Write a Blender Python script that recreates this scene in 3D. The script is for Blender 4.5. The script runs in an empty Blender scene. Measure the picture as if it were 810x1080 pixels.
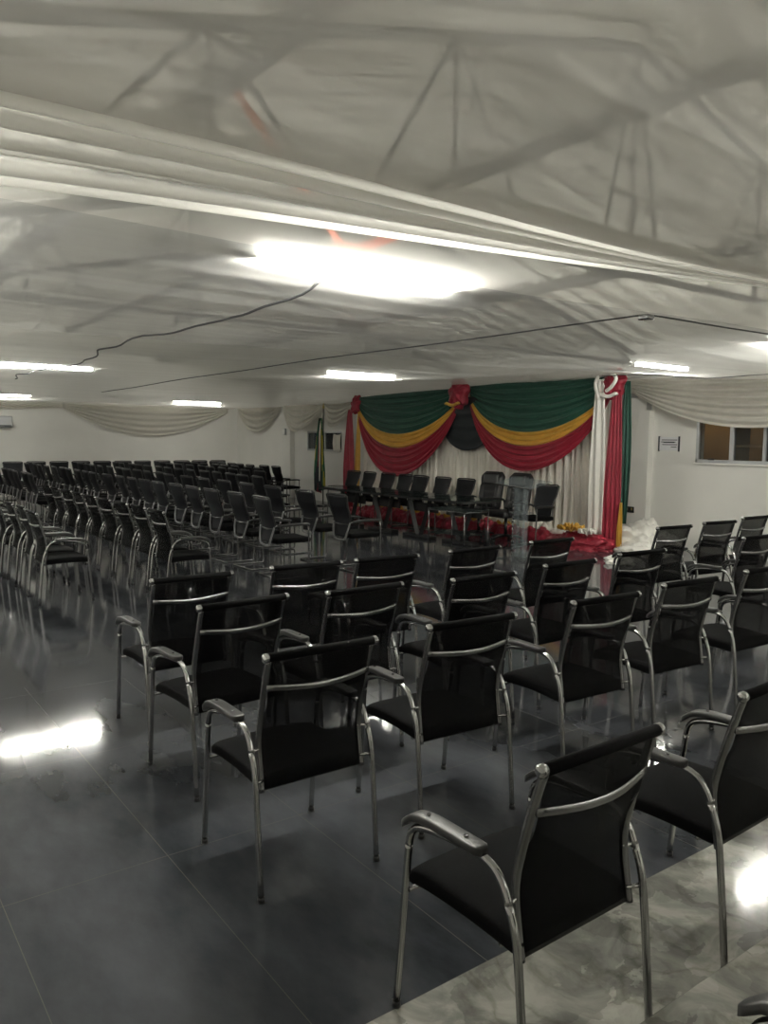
import bpy, bmesh, math, random
from mathutils import Vector, Matrix, noise
random.seed(7)
PI = math.pi
sc = bpy.context.scene
col = sc.collection

# ------------------------------------------------------------------ camera
FPX, PITCH, ROLL, CH, YAW = 834.0, 0.0928, 0.0117, 1.694, math.radians(36.1)
def cam_dir(X, Y, Z):
    c, s = math.cos(PITCH), math.sin(PITCH)
    y = c*Z + s*Y; z = -s*Z + c*Y; x = X
    cy, sy = math.cos(YAW), math.sin(YAW)
    return Vector((x*cy + y*sy, -x*sy + y*cy, z))
cr, sr = math.cos(ROLL), math.sin(ROLL)
ax = cam_dir(cr, sr, 0); ay = cam_dir(-sr, cr, 0); az = -cam_dir(0, 0, 1)
cd = bpy.data.cameras.new('camera'); cam = bpy.data.objects.new('camera', cd); col.objects.link(cam)
m = Matrix((ax, ay, az)).transposed().to_4x4(); m.translation = Vector((0, 0, CH)); cam.matrix_world = m
cd.sensor_fit = 'VERTICAL'; cd.sensor_height = 24.0; cd.sensor_width = 18.0; cd.lens = 24.0*FPX/1080.0
cd.clip_start = 0.05; cd.clip_end = 100
sc.camera = cam

# ------------------------------------------------------------------ world, exposure
w = bpy.data.worlds.new('world'); sc.world = w; w.use_nodes = True
bg = w.node_tree.nodes['Background']; bg.inputs[0].default_value = (0.5, 0.55, 0.65, 1); bg.inputs[1].default_value = 0.02
sc.view_settings.view_transform = 'Standard'; sc.view_settings.look = 'None'
sc.view_settings.gamma = 1.0; sc.view_settings.use_curve_mapping = False
sc.view_settings.exposure = 0.60
TUBE_POWER = 600.0
# the fluorescent tubes, visible ones and added fill: (x0, x1, y, z, strength factor)
LAMPS = [(1.86, 3.14, 3.66, 2.612, .95), (1.95, 3.3, 11.5, 2.61, .6), (5.9, 7.1, 9.5, 2.60, .4),
         (8.1, 9.5, 20.9, 2.62, .35), (3.2, 4.5, 20.9, 2.62, .35), (7.05, 8.3, 3.8, 2.625, .8),
         (-.75, .5, 4.2, 2.80, .3), (-.75, .5, 8.2, 2.80, .7), (-.75, .5, 12.2, 2.80, .7), (-.75, .5, 16.2, 2.80, .5), (-.6, .7, 20.2, 2.80, .4),  # this row: out-of-frame tubes added by the left wall for ambient light
         (2.2, 3.5, -2.6, 2.80, .12), (8.6, 9.9, -0.5, 2.80, .6), (4.0, 5.3, -1.0, 3.35, .68), (8.45, 9.6, 6.3, 2.66, .3)]  # first three: unseen tubes added behind the camera to lift the light

# ------------------------------------------------------------------ materials
MATS = {}
def nodes(name):
    mt = bpy.data.materials.new(name); mt.use_nodes = True
    nt = mt.node_tree; return mt, nt, nt.nodes['Principled BSDF']
def pm(name, c, rough=.5, metal=0., spec=.5, var=.0, vscale=20., bump=0., bscale=60., coat=0., sheen=0.):
    mt, nt, b = nodes(name)
    b.inputs['Roughness'].default_value = rough; b.inputs['Metallic'].default_value = metal
    b.inputs['Specular IOR Level'].default_value = spec
    b.inputs['Coat Weight'].default_value = coat
    b.inputs['Sheen Weight'].default_value = sheen
    tc = nt.nodes.new('ShaderNodeTexCoord')
    n = nt.nodes.new('ShaderNodeTexNoise'); n.inputs['Scale'].default_value = vscale; n.inputs['Detail'].default_value = 4
    nt.links.new(tc.outputs['Object'], n.inputs['Vector'])
    r = nt.nodes.new('ShaderNodeValToRGB')
    r.color_ramp.elements[0].position = .3; r.color_ramp.elements[1].position = .7
    r.color_ramp.elements[0].color = tuple(x*(1-var) for x in c) + (1,)
    r.color_ramp.elements[1].color = tuple(min(1, x*(1+var)) for x in c) + (1,)
    nt.links.new(n.outputs['Fac'], r.inputs[0]); nt.links.new(r.outputs[0], b.inputs['Base Color'])
    if bump:
        n2 = nt.nodes.new('ShaderNodeTexNoise'); n2.inputs['Scale'].default_value = bscale
        nt.links.new(tc.outputs['Object'], n2.inputs['Vector'])
        bp = nt.nodes.new('ShaderNodeBump'); bp.inputs['Strength'].default_value = bump; bp.inputs['Distance'].default_value = .01
        nt.links.new(n2.outputs['Fac'], bp.inputs['Height']); nt.links.new(bp.outputs[0], b.inputs['Normal'])
    MATS[name] = mt; return mt
pm('plaster', (.76, .75, .715), .75, var=.03, vscale=1.5, bump=.05, bscale=40)
pm('chrome', (.40, .40, .40), .14, metal=1., var=.04)
pm('dull_chrome', (.24, .24, .245), .27, metal=1., var=.05)
pm('black_plastic', (.014, .014, .015), .38, var=.1)
pm('arm_plastic', (.03, .03, .03), .42, var=.1)
pm('black_fabric', (.0032, .0032, .0036), .8, var=.2, vscale=200, bump=.2, bscale=500, spec=.06)
pm('grey_plastic', (.16, .16, .165), .4, var=.05)
pm('leather', (.016, .016, .018), .32, var=.15, vscale=30, bump=.15, bscale=90)
pm('aluminium', (.45, .46, .47), .4, metal=.6, var=.03)
pm('steel_grey', (.10, .10, .097), .6, var=.15, vscale=6)
pm('red_oxide', (.42, .10, .05), .6, var=.15, vscale=6)
pm('white_cloth', (.86, .84, .79), .6, var=.04, vscale=3, sheen=.2)
pm('satin_white', (.88, .84, .76), .38, var=.06, vscale=5, sheen=.2)
pm('green_cloth', (.012, .075, .050), .55, var=.12, vscale=4, sheen=.1)
pm('flag_green', (.02, .13, .06), .6, var=.1, vscale=6)
pm('yellow_cloth', (.66, .37, .05), .55, var=.1, vscale=4, sheen=.1)
pm('red_cloth', (.29, .010, .030), .5, var=.15, vscale=4, sheen=.1)
pm('navy_cloth', (.012, .018, .022), .6, var=.1, vscale=4)
pm('flag_yellow', (.42, .36, .04), .6, var=.1, vscale=6)
pm('paper', (.72, .72, .74), .6, var=.02)
pm('ink', (.05, .05, .06), .6, var=.02)
pm('room_brown', (.22, .16, .09), .7, var=.25, vscale=3)
pm('shelf_wood', (.36, .29, .19), .6, var=.1, vscale=5)
pm('brass', (.5, .38, .15), .3, metal=1., var=.05)
pm('rope', (.05, .05, .055), .8, var=.1, vscale=50)
pm('roof_metal', (.66, .65, .60), .6, metal=.0, var=.1, vscale=2)
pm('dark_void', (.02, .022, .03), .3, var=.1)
pm('lamp_white', (.8, .8, .78), .4, var=.02)
pm('cable_black', (.02, .02, .02), .5, var=.05)

def chair_mesh_mat():
    mt, nt, b = nodes('chair_mesh')
    b.inputs['Base Color'].default_value = (.0035, .0035, .004, 1); b.inputs['Specular IOR Level'].default_value = .1; b.inputs['Roughness'].default_value = .5
    tc = nt.nodes.new('ShaderNodeTexCoord')
    n = nt.nodes.new('ShaderNodeTexNoise'); n.inputs['Scale'].default_value = 3; nt.links.new(tc.outputs['Object'], n.inputs['Vector'])
    mr = nt.nodes.new('ShaderNodeMapRange'); mr.inputs['To Min'].default_value = .66; mr.inputs['To Max'].default_value = .78
    nt.links.new(n.outputs['Fac'], mr.inputs['Value'])
    tr = nt.nodes.new('ShaderNodeBsdfTransparent'); mx = nt.nodes.new('ShaderNodeMixShader')
    nt.links.new(mr.outputs[0], mx.inputs[0]); nt.links.new(tr.outputs[0], mx.inputs[1]); nt.links.new(b.outputs[0], mx.inputs[2])
    nt.links.new(mx.outputs[0], nt.nodes['Material Output'].inputs[0]); MATS['chair_mesh'] = mt
chair_mesh_mat()
def office_mesh_mat():
    mt, nt, b = nodes('office_mesh')
    b.inputs['Base Color'].default_value = (.0065, .007, .009, 1); b.inputs['Specular IOR Level'].default_value = .2; b.inputs['Roughness'].default_value = .6
    tc = nt.nodes.new('ShaderNodeTexCoord')
    n = nt.nodes.new('ShaderNodeTexNoise'); n.inputs['Scale'].default_value = 300; nt.links.new(tc.outputs['Object'], n.inputs['Vector'])
    bp = nt.nodes.new('ShaderNodeBump'); bp.inputs['Strength'].default_value = .2; nt.links.new(n.outputs['Fac'], bp.inputs['Height'])
    nt.links.new(bp.outputs[0], b.inputs['Normal']); MATS['office_mesh'] = mt
office_mesh_mat()

def voile(name, lo, hi, c=(.50, .495, .475), stripes=30., attr=False):
    """sheer fabric: partly see-through, partly lit from either side; the weave bunches in stripes along X"""
    mt, nt, b = nodes(name); nt.nodes.remove(b)
    tc = nt.nodes.new('ShaderNodeTexCoord'); mp = nt.nodes.new('ShaderNodeMapping'); mp.inputs['Scale'].default_value = (.25, stripes/6, .0)
    nt.links.new(tc.outputs['Object'], mp.inputs['Vector'])
    n = nt.nodes.new('ShaderNodeTexNoise'); n.inputs['Scale'].default_value = 1.; n.inputs['Detail'].default_value = 4
    nt.links.new(mp.outputs[0], n.inputs['Vector'])
    mr = nt.nodes.new('ShaderNodeMapRange'); mr.inputs['From Min'].default_value = .3; mr.inputs['From Max'].default_value = .7
    mr.inputs['To Min'].default_value = lo; mr.inputs['To Max'].default_value = hi
    nt.links.new(n.outputs['Fac'], mr.inputs['Value'])
    if attr:
        at = nt.nodes.new('ShaderNodeAttribute'); at.attribute_name = 'gather'
        mr.inputs['From Min'].default_value = 0.; mr.inputs['From Max'].default_value = 1.
        nt.links.new(at.outputs['Fac'], mr.inputs['Value'])
    d = nt.nodes.new('ShaderNodeBsdfDiffuse'); d.inputs[0].default_value = (*c, 1)
    t = nt.nodes.new('ShaderNodeBsdfTranslucent'); t.inputs[0].default_value = (*c, 1)
    m1 = nt.nodes.new('ShaderNodeMixShader'); m1.inputs[0].default_value = .5
    nt.links.new(d.outputs[0], m1.inputs[1]); nt.links.new(t.outputs[0], m1.inputs[2])
    tr = nt.nodes.new('ShaderNodeBsdfTransparent'); m2 = nt.nodes.new('ShaderNodeMixShader')
    nt.links.new(mr.outputs[0], m2.inputs[0]); nt.links.new(tr.outputs[0], m2.inputs[1]); nt.links.new(m1.outputs[0], m2.inputs[2])
    nt.links.new(m2.outputs[0], nt.nodes['Material Output'].inputs[0]); MATS[name] = mt
voile('voile_sheer', .60, .70, (.70, .69, .67))
voile('voile_mid', .60, .68, (.58, .58, .575))
voile('voile_pleated', .28, .97, (.90, .89, .86), attr=True)
voile('voile_far', .76, .86, (.60, .60, .58))
voile('voile_swag', .90, .97, (.80, .78, .73))

def tube_mat(name, s):
    mt, nt, b = nodes(name)
    b.inputs['Base Color'].default_value = (.9, .9, .88, 1)
    b.inputs['Emission Color'].default_value = (1.0, .985, .885, 1); b.inputs['Emission Strength'].default_value = s
    MATS[name] = mt; return mt

def floor_mats():
    # dark slate tiles
    mt, nt, b = nodes('slate_tiles'); L = nt.links.new
    tc = nt.nodes.new('ShaderNodeTexCoord')
    n = nt.nodes.new('ShaderNodeTexNoise'); n.inputs['Scale'].default_value = 1.1; n.inputs['Detail'].default_value = 8; n.inputs['Roughness'].default_value = .62
    mp = nt.nodes.new('ShaderNodeMapping'); mp.inputs['Scale'].default_value = (1, .45, 1); mp.inputs['Rotation'].default_value = (0, 0, .5)
    L(tc.outputs['Object'], mp.inputs['Vector']); L(mp.outputs[0], n.inputs['Vector'])
    r = nt.nodes.new('ShaderNodeValToRGB'); e = r.color_ramp.elements
    e[0].position = .34; e[0].color = (.020, .022, .026, 1); e[1].position = .68; e[1].color = (.085, .089, .100, 1)
    L(n.outputs['Fac'], r.inputs[0])
    br = nt.nodes.new('ShaderNodeTexBrick'); br.offset = 0; br.squash = 1
    br.inputs['Scale'].default_value = 1; br.inputs['Brick Width'].default_value = .6118; br.inputs['Row Height'].default_value = 1.2236
    br.inputs['Mortar Size'].default_value = .0016; br.inputs['Mortar Smooth'].default_value = .1
    m2 = nt.nodes.new('ShaderNodeMapping'); m2.inputs['Location'].default_value = (-.497, -1.757, 0)
    L(tc.outputs['Object'], m2.inputs['Vector']); L(m2.outputs[0], br.inputs['Vector'])
    mx = nt.nodes.new('ShaderNodeMix'); mx.data_type = 'RGBA'
    L(br.outputs['Fac'], mx.inputs['Factor']); L(r.outputs[0], mx.inputs['A']); mx.inputs['B'].default_value = (.085, .082, .075, 1)
    L(mx.outputs['Result'], b.inputs['Base Color'])
    r2 = nt.nodes.new('ShaderNodeMapRange'); r2.inputs['To Min'].default_value = .04; r2.inputs['To Max'].default_value = .13
    L(n.outputs['Fac'], r2.inputs['Value']); L(r2.outputs[0], b.inputs['Roughness'])
    b.inputs['Specular IOR Level'].default_value = .3
    MATS['slate_tiles'] = mt
    # grey marble tiles
    mt, nt, b = nodes('marble_tiles'); L = nt.links.new
    tc = nt.nodes.new('ShaderNodeTexCoord')
    n0 = nt.nodes.new('ShaderNodeTexNoise'); n0.inputs['Scale'].default_value = 2.2; n0.inputs['Detail'].default_value = 6; L(tc.outputs['Object'], n0.inputs['Vector'])
    n0.inputs['Distortion'].default_value = 1.2
    n = nt.nodes.new('ShaderNodeTexNoise'); n.inputs['Scale'].default_value = 4.2; n.inputs['Detail'].default_value = 12; n.inputs['Roughness'].default_value = .62; n.inputs['Distortion'].default_value = .7
    L(tc.outputs['Object'], n.inputs['Vector'])
    r = nt.nodes.new('ShaderNodeValToRGB'); e = r.color_ramp.elements
    e[0].position = .34; e[0].color = (.13, .13, .12, 1); e[1].position = .66; e[1].color = (.35, .345, .31, 1)
    k = e.new(.47); k.color = (.20, .20, .18, 1); k = e.new(.53); k.color = (.265, .26, .235, 1)
    L(n.outputs['Fac'], r.inputs[0])
    r3 = nt.nodes.new('ShaderNodeValToRGB'); e = r3.color_ramp.elements
    e[0].position = .46; e[0].color = (1, 1, 1, 1); e[1].position = .54; e[1].color = (1, 1, 1, 1); k = e.new(.5); k.color = (.72, .72, .68, 1)
    L(n0.outputs['Fac'], r3.inputs[0])
    mm = nt.nodes.new('ShaderNodeMix'); mm.data_type = 'RGBA'; mm.blend_type = 'MULTIPLY'; mm.inputs['Factor'].default_value = 1
    L(r.outputs[0], mm.inputs['A']); L(r3.outputs[0], mm.inputs['B'])
    nd = nt.nodes.new('ShaderNodeTexNoise'); nd.inputs['Scale'].default_value = 3.5; nd.inputs['Detail'].default_value = 7; L(tc.outputs['Object'], nd.inputs['Vector'])
    ms = nt.nodes.new('ShaderNodeVectorMath'); ms.operation = 'MULTIPLY_ADD'; L(nd.outputs['Color'], ms.inputs[0]); ms.inputs[1].default_value = (.9, .9, 0); L(tc.outputs['Object'], ms.inputs[2])
    vo = nt.nodes.new('ShaderNodeTexVoronoi'); vo.inputs['Scale'].default_value = 5.; L(ms.outputs[0], vo.inputs['Vector'])
    mr = nt.nodes.new('ShaderNodeMapRange'); mr.inputs['To Min'].default_value = .58; mr.inputs['To Max'].default_value = 1.25; L(vo.outputs['Color'], mr.inputs['Value'])
    m5 = nt.nodes.new('ShaderNodeMix'); m5.data_type = 'RGBA'; m5.blend_type = 'MULTIPLY'; m5.inputs['Factor'].default_value = 1
    L(mm.outputs['Result'], m5.inputs['A']); L(mr.outputs[0], m5.inputs['B']); L(m5.outputs['Result'], b.inputs['Base Color'])
    b.inputs['Roughness'].default_value = .10; b.inputs['Specular IOR Level'].default_value = .4
    MATS['marble_tiles'] = mt
floor_mats()
def glass(name, c, alpha, rough=.03):
    mt, nt, b = nodes(name)
    b.inputs['Base Color'].default_value = (*c, 1); b.inputs['Roughness'].default_value = rough
    tr = nt.nodes.new('ShaderNodeBsdfTransparent'); tr.inputs[0].default_value = (.93, .96, .96, 1)
    mx = nt.nodes.new('ShaderNodeMixShader'); mx.inputs[0].default_value = alpha
    nt.links.new(tr.outputs[0], mx.inputs[1]); nt.links.new(b.outputs[0], mx.inputs[2])
    nt.links.new(mx.outputs[0], nt.nodes['Material Output'].inputs[0]); MATS[name] = mt
glass('window_glass', (.05, .05, .05), .25)
glass('table_glass', (.02, .03, .03), .55)
glass('acrylic', (.40, .43, .46), .15)

# ------------------------------------------------------------------ helpers
def mk(name, bm, mat, parent=None, smooth=True, loc=None):
    me = bpy.data.meshes.new(name); bm.normal_update(); bm.to_mesh(me); bm.free()
    if smooth:
        for p in me.polygons: p.use_smooth = True
    for mm_ in (mat if isinstance(mat, (list, tuple)) else [mat]): me.materials.append(MATS[mm_])
    o = bpy.data.objects.new(name, me); col.objects.link(o)
    if parent: o.parent = parent
    if loc: o.location = loc
    return o
def sharp(o, ang=35):
    me = o.data
    bm = bmesh.new(); bm.from_mesh(me); a = math.radians(ang)
    for e in bm.edges:
        if len(e.link_faces) == 2 and e.calc_face_angle(0) > a: e.smooth = False
    bm.to_mesh(me); bm.free(); return o
def tag(o, label=None, cat=None, group=None, kind=None):
    if label: o['label'] = label
    if cat: o['category'] = cat
    if group: o['group'] = group
    if kind: o['kind'] = kind
    return o
def thing(name, label, cat, loc=(0, 0, 0), rz=0, group=None):
    o = bpy.data.objects.new(name, None); col.objects.link(o); o.location = loc; o.rotation_euler = (0, 0, rz)
    o.empty_display_size = .1
    return tag(o, label, cat, group)
def box(bm, x0, x1, y0, y1, z0, z1, bev=0, seg=2, mat=0):
    r = bmesh.ops.create_cube(bm, size=1)
    vs = r['verts']
    for v in vs:
        v.co = Vector(((x0+x1)/2 + v.co.x*(x1-x0), (y0+y1)/2 + v.co.y*(y1-y0), (z0+z1)/2 + v.co.z*(z1-z0)))
    fs = {f for v in vs for f in v.link_faces}
    for f in fs: f.material_index = mat
    if bev:
        es = list({e for v in vs for e in v.link_edges})
        bmesh.ops.bevel(bm, geom=es, offset=bev, segments=seg, profile=.6, affect='EDGES')
    return bm
def B(x0, x1, y0, y1, z0, z1, bev=0, seg=2):
    return box(bmesh.new(), x0, x1, y0, y1, z0, z1, bev, seg)
def tube(bm, pts, r, n=10, cap=True, ry=None):
    pts = [Vector(p) for p in pts]; rings = []
    prev = None
    for i, p in enumerate(pts):
        if i == 0: t = pts[1]-p
        elif i == len(pts)-1: t = p-pts[-2]
        else: t = (pts[i+1]-p).normalized() + (p-pts[i-1]).normalized()
        t.normalize()
        if prev is None:
            a = Vector((0, 0, 1)) if abs(t.z) < .9 else Vector((1, 0, 0))
            u = t.cross(a).normalized()
        else:
            u = (prev - t*prev.dot(t)).normalized()
        prev = u; v = t.cross(u)
        rr = r[i] if isinstance(r, (list, tuple)) else r
        rings.append([bm.verts.new(p + u*math.cos(2*PI*k/n)*rr + v*math.sin(2*PI*k/n)*(ry or rr)) for k in range(n)])
    for a, b_ in zip(rings, rings[1:]):
        for k in range(n): bm.faces.new((a[k], a[(k+1) % n], b_[(k+1) % n], b_[k]))
    if cap:
        bm.faces.new(rings[0][::-1]); bm.faces.new(rings[-1])
    return bm
def smooth_path(ctrl, n=6):
    """Catmull-Rom through control points"""
    P = [Vector(c) for c in ctrl]; P = [2*P[0]-P[1]] + P + [2*P[-1]-P[-2]]; out = []
    for i in range(1, len(P)-2):
        for k in range(n):
            t = k/n
            out.append(.5*((2*P[i]) + (P[i+1]-P[i-1])*t + (2*P[i-1]-5*P[i]+4*P[i+1]-P[i+2])*t*t + (-P[i-1]+3*P[i]-3*P[i+1]+P[i+2])*t**3))
    out.append(P[-2]); return out
def grid(bm, f, nu, nv, mat=None):
    V = [[bm.verts.new(f(i/nu, j/nv)) for j in range(nv+1)] for i in range(nu+1)]
    for i in range(nu):
        for j in range(nv):
            fc = bm.faces.new((V[i][j], V[i+1][j], V[i+1][j+1], V[i][j+1]))
            if mat: fc.material_index = mat((i+.5)/nu, (j+.5)/nv)
    return bm
def sheet(bm, f, nu, nv, th=.004, mat=None):
    grid(bm, f, nu, nv, mat)
    bm.normal_update()
    bmesh.ops.solidify(bm, geom=list(bm.faces), thickness=th)
    return bm
def dup(root, loc=None, rz=None, label=None, group=None, pick=None):
    r = root.copy(); col.objects.link(r)
    if loc: r.location = loc
    if rz is not None: r.rotation_euler = (0, 0, rz)
    if label: r['label'] = label
    if group: r['group'] = group
    for ch in KIDS[root.name]:
        c = ch.copy(); col.objects.link(c); c.parent = r
        for g in KIDS.get(ch.name, ()):
            d = g.copy(); col.objects.link(d); d.parent = c
    return r
KIDS = {}
def register(root):
    for o in [root] + [c for c in bpy.data.objects if c.parent == root]:
        KIDS[o.name] = [c for c in bpy.data.objects if c.parent == o]

# ------------------------------------------------------------------ the setting
WX, FY, LX, BY = 11.1, 23.2, -1.0, -4.5
RX, RZ, EZ = 5.2, 4.65, 3.10      # ridge line and eaves of the roof
STEP_Y, STEP_Z = 1.185, .15
def st(name, bm, mat, **k): return tag(mk(name, bm, mat, smooth=False, **k), kind='structure')
bm = bmesh.new()
box(bm, LX, WX, 1.757, FY, -.1, 0, mat=0); box(bm, LX, WX, BY, 1.757, -.1, 0, mat=1)
st('floor', bm, ['slate_tiles', 'marble_tiles'])
bm = B(LX+.01, WX-.02, BY, STEP_Y, 0.0, STEP_Z, .004, 1)
tag(mk('raised_platform', bm, 'marble_tiles', smooth=False), kind='structure')
st('wall_far', B(LX, WX+.2, FY, FY+.2, 0, 5.4), 'plaster')
st('wall_left', B(LX-.2, LX, BY, FY, 0, 5.4), 'plaster')
st('wall_back', B(LX, WX+.2, BY-.2, BY, 0, 5.4), 'plaster')
# stage-side wall with two window openings
W1 = (3.9, 7.06, 1.38, 2.12); W2 = (17.0, 18.8, 1.34, 1.87)
bm = bmesh.new()
x0, x1 = WX, WX+.2
box(bm, x0, x1, BY, W1[0], 0, 5.4); box(bm, x0, x1, W1[1], W2[0], 0, 5.4); box(bm, x0, x1, W2[1], FY, 0, 5.4)
for W_ in (W1, W2):
    box(bm, x0, x1, W_[0], W_[1], 0, W_[2]); box(bm, x0, x1, W_[0], W_[1], W_[3], 5.4)
st('wall_right', bm, 'plaster')
for y0, y1 in ((7.84, 8.36), (16.42, 16.9), (19.55, 20.0)):
    st('wall_pilaster', B(WX-.13, WX, y0, y1, 0, 3.1), 'plaster')
# roof sheeting, gable along Y
def roof():
    bm = bmesh.new()
    for (xa, za, xb, zb) in ((LX-.2, EZ+.12, RX, RZ+.14), (RX, RZ+.14, WX+.2, EZ+.12)):
        n = 280
        def f(u, v, xa=xa, xb=xb, za=za, zb=zb):
            y = BY + (FY-BY)*u
            k = (u*n) % 4
            return Vector((xa+(xb-xa)*v, y, za+(zb-za)*v + (.06 if k in (1, 2) or .9 < k < 2.1 else 0)))
        grid(bm, f, n, 1)
    return bm
ro = st('ceiling', roof(), 'roof_metal')
# window with brown room / shelves behind
def window(nm, W_, muls, opener=None):
    y0, y1, z0, z1 = W_
    root = tag(thing(nm, None, None), kind='structure')
    bm = bmesh.new()
    for a in ((y0, y1, z0, z0+.05), (y0, y1, z1-.05, z1), (y0, y0+.05, z0, z1), (y1-.05, y1, z0, z1)):
        box(bm, WX-.02, WX+.05, a[0], a[1], a[2], a[3], .004, 1)
    mk('window_frame', bm, 'aluminium', root, smooth=False)
    for my, wd in muls: mk('mullion', B(WX-.015, WX+.05, my-wd/2, my+wd/2, z0+.05, z1-.05, .004, 1), 'aluminium', root, smooth=False)
    mk('pane', B(WX+.015, WX+.021, y0+.05, y1-.05, z0+.05, z1-.05), 'window_glass', root, smooth=False)
    mk('window_sill', B(WX-.035, WX+.19, y0-.02, y1+.02, z0-.03, z0, .005, 1), 'plaster', root, smooth=False)
    return root
w1 = window('window_1', W1, [(6.48, .07), (5.98, .05), (5.2, .06), (4.6, .05)])
mk('window_latch', B(WX-.035, WX-.015, 6.74, 6.84, 1.425, 1.45, .004, 1), 'cable_black', w1)
w2 = window('window_2', W2, [(17.9, .05)])
bm = bmesh.new()
box(bm, 12.6, 12.7, 2, 9, 0, 3.1); box(bm, 11.3, 12.6, 2, 2.1, 0, 3.1); box(bm, 11.3, 12.6, 8.9, 9, 0, 3.1); box(bm, 11.3, 12.6, 2, 9, 3, 3.1); box(bm, 11.3, 12.6, 2, 9, -.1, 0)
st('wall_annex', bm, 'room_brown')
t = thing('storage_shelf', 'pale wooden shelf rack standing in the room behind the right-hand window', 'shelf', (11.75, 6.42, 0))
for z in (.8, 1.22, 1.62, 2.0): mk('shelf_board', B(-.2, .2, -.65, .30, z, z+.035), 'shelf_wood', t, smooth=False)
for y in (-.65, .28): mk('shelf_post', B(-.2, .2, y-.02, y+.02, 0, 2.3), 'shelf_wood', t, smooth=False)
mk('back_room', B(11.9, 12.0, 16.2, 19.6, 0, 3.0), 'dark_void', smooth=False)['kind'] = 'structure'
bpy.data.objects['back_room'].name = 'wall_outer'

t = thing('annex_fill_lamp', 'unseen warm bulb added to light the brown room behind the right-hand window', 'lamp', (12.1, 7.6, 2.6))  # bulb added out of view so the room behind the glass is lit
tube_mat('warm_fill_bulb', 1.0)
MATS['warm_fill_bulb'].node_tree.nodes['Principled BSDF'].inputs['Emission Color'].default_value = (1, .72, .42, 1)
MATS['warm_fill_bulb'].node_tree.nodes['Principled BSDF'].inputs['Emission Strength'].default_value = 150
bm = bmesh.new(); bmesh.ops.create_uvsphere(bm, u_segments=16, v_segments=10, radius=.05); mk('bulb', bm, 'warm_fill_bulb', t)
mk('bulb_holder', tube(bmesh.new(), [(0, 0, .04), (0, 0, .4)], .015, 8), 'cable_black', t)

# steel knee bracket on the pilaster top
t = thing('steel_bracket', 'grey steel roof bracket clasping the pilaster beside the right end of the coloured drapes', 'bracket', (10.97, 8.1, 0))
mk('cross_plate', B(-.03, 0, -.29, .29, 2.40, 2.47), 'aluminium', t, smooth=False)
for y in (-.27, .25): mk('end_plate', B(-.05, 0, y-.03, y+.03, 2.2, 2.5), 'aluminium', t, smooth=False)

# ------------------------------------------------------------------ roof trusses above the voile
def truss(y, label):
    t = thing('roof_truss', label, 'roof truss', (0, y, 0), group='steel trusses above the sheer ceiling fabric')
    top = lambda x: EZ + (RZ-EZ)*(1-(RX-x)/(RX-LX) if x < RX else 1-(x-RX)/(WX-RX))
    def bar(nm, a, b, s=.035): mk(nm, tube(bmesh.new(), [(a[0], 0, a[1]), (b[0], 0, b[1])], s*1.2, 4), 'steel_grey', t, smooth=False)
    zb = 2.98
    bar('bottom_chord', (LX+.05, zb), (WX-.05, zb), .024)
    bar('rafter', (LX+.05, top(LX)), (RX, RZ), .035); bar('rafter', (RX, RZ), (WX-.05, top(WX)), .035)
    for x in (.0, 1.75, 3.4, 5.2, 7.0, 8.7, 10.2):
        bar('upright', (x, zb), (x, top(x)), .02)
        for d in (-.75, .75): bar('diagonal_web', (x+d*(.5 if x == 5.2 else 1), zb), (x, top(x)), .016)
    return t
tr_l = ['grey steel roof truss nearest the viewer, ghosted through the sheer ceiling fabric',
        'steel roof truss fanning out above the big glowing tube behind the fabric',
        'third steel roof truss back, faint behind ceiling fabric', 'fourth steel roof truss back, hidden behind denser ceiling fabric']
for i, y in enumerate((.6, 3.95, 8.2, 12.6)): truss(y, tr_l[i])
for x, lb in ((.2, 'steel purlin at far left above the ceiling fabric'), (2.35, 'wide dark purlin crossing the upper left behind sheer fabric'),
              (5.95, 'wide dark purlin crossing the upper right behind sheer fabric'), (8.6, 'steel purlin above the stage side eave')):
    z = EZ + (RZ-EZ)*(1-(RX-x)/(RX-LX) if x < RX else 1-(x-RX)/(WX-RX)) + .085
    bm = bmesh.new(); box(bm, x-.085, x+.085, BY+.02, FY-.02, z-.04, z+.04)
    tag(mk('roof_purlin', bm, 'steel_grey', smooth=False), lb, 'purlin', 'purlins under the roof sheets')
t = thing('red_brace', 'rust-red steel V brace glimpsed through the pleats just above the glowing tube', 'brace', (3.27, 5.0, 3.06))
mk('strut', tube(bmesh.new(), [(0, 0, 0), (-.87, 0, .90)], .03, 4), 'red_oxide', t, smooth=False)
mk('strut', tube(bmesh.new(), [(.04, 0, 0), (.95, 0, .40)], .035, 4), 'red_oxide', t, smooth=False)
mk('gusset', B(-.07, .10, -.01, .01, -.05, .06), 'red_oxide', t, smooth=False)

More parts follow.
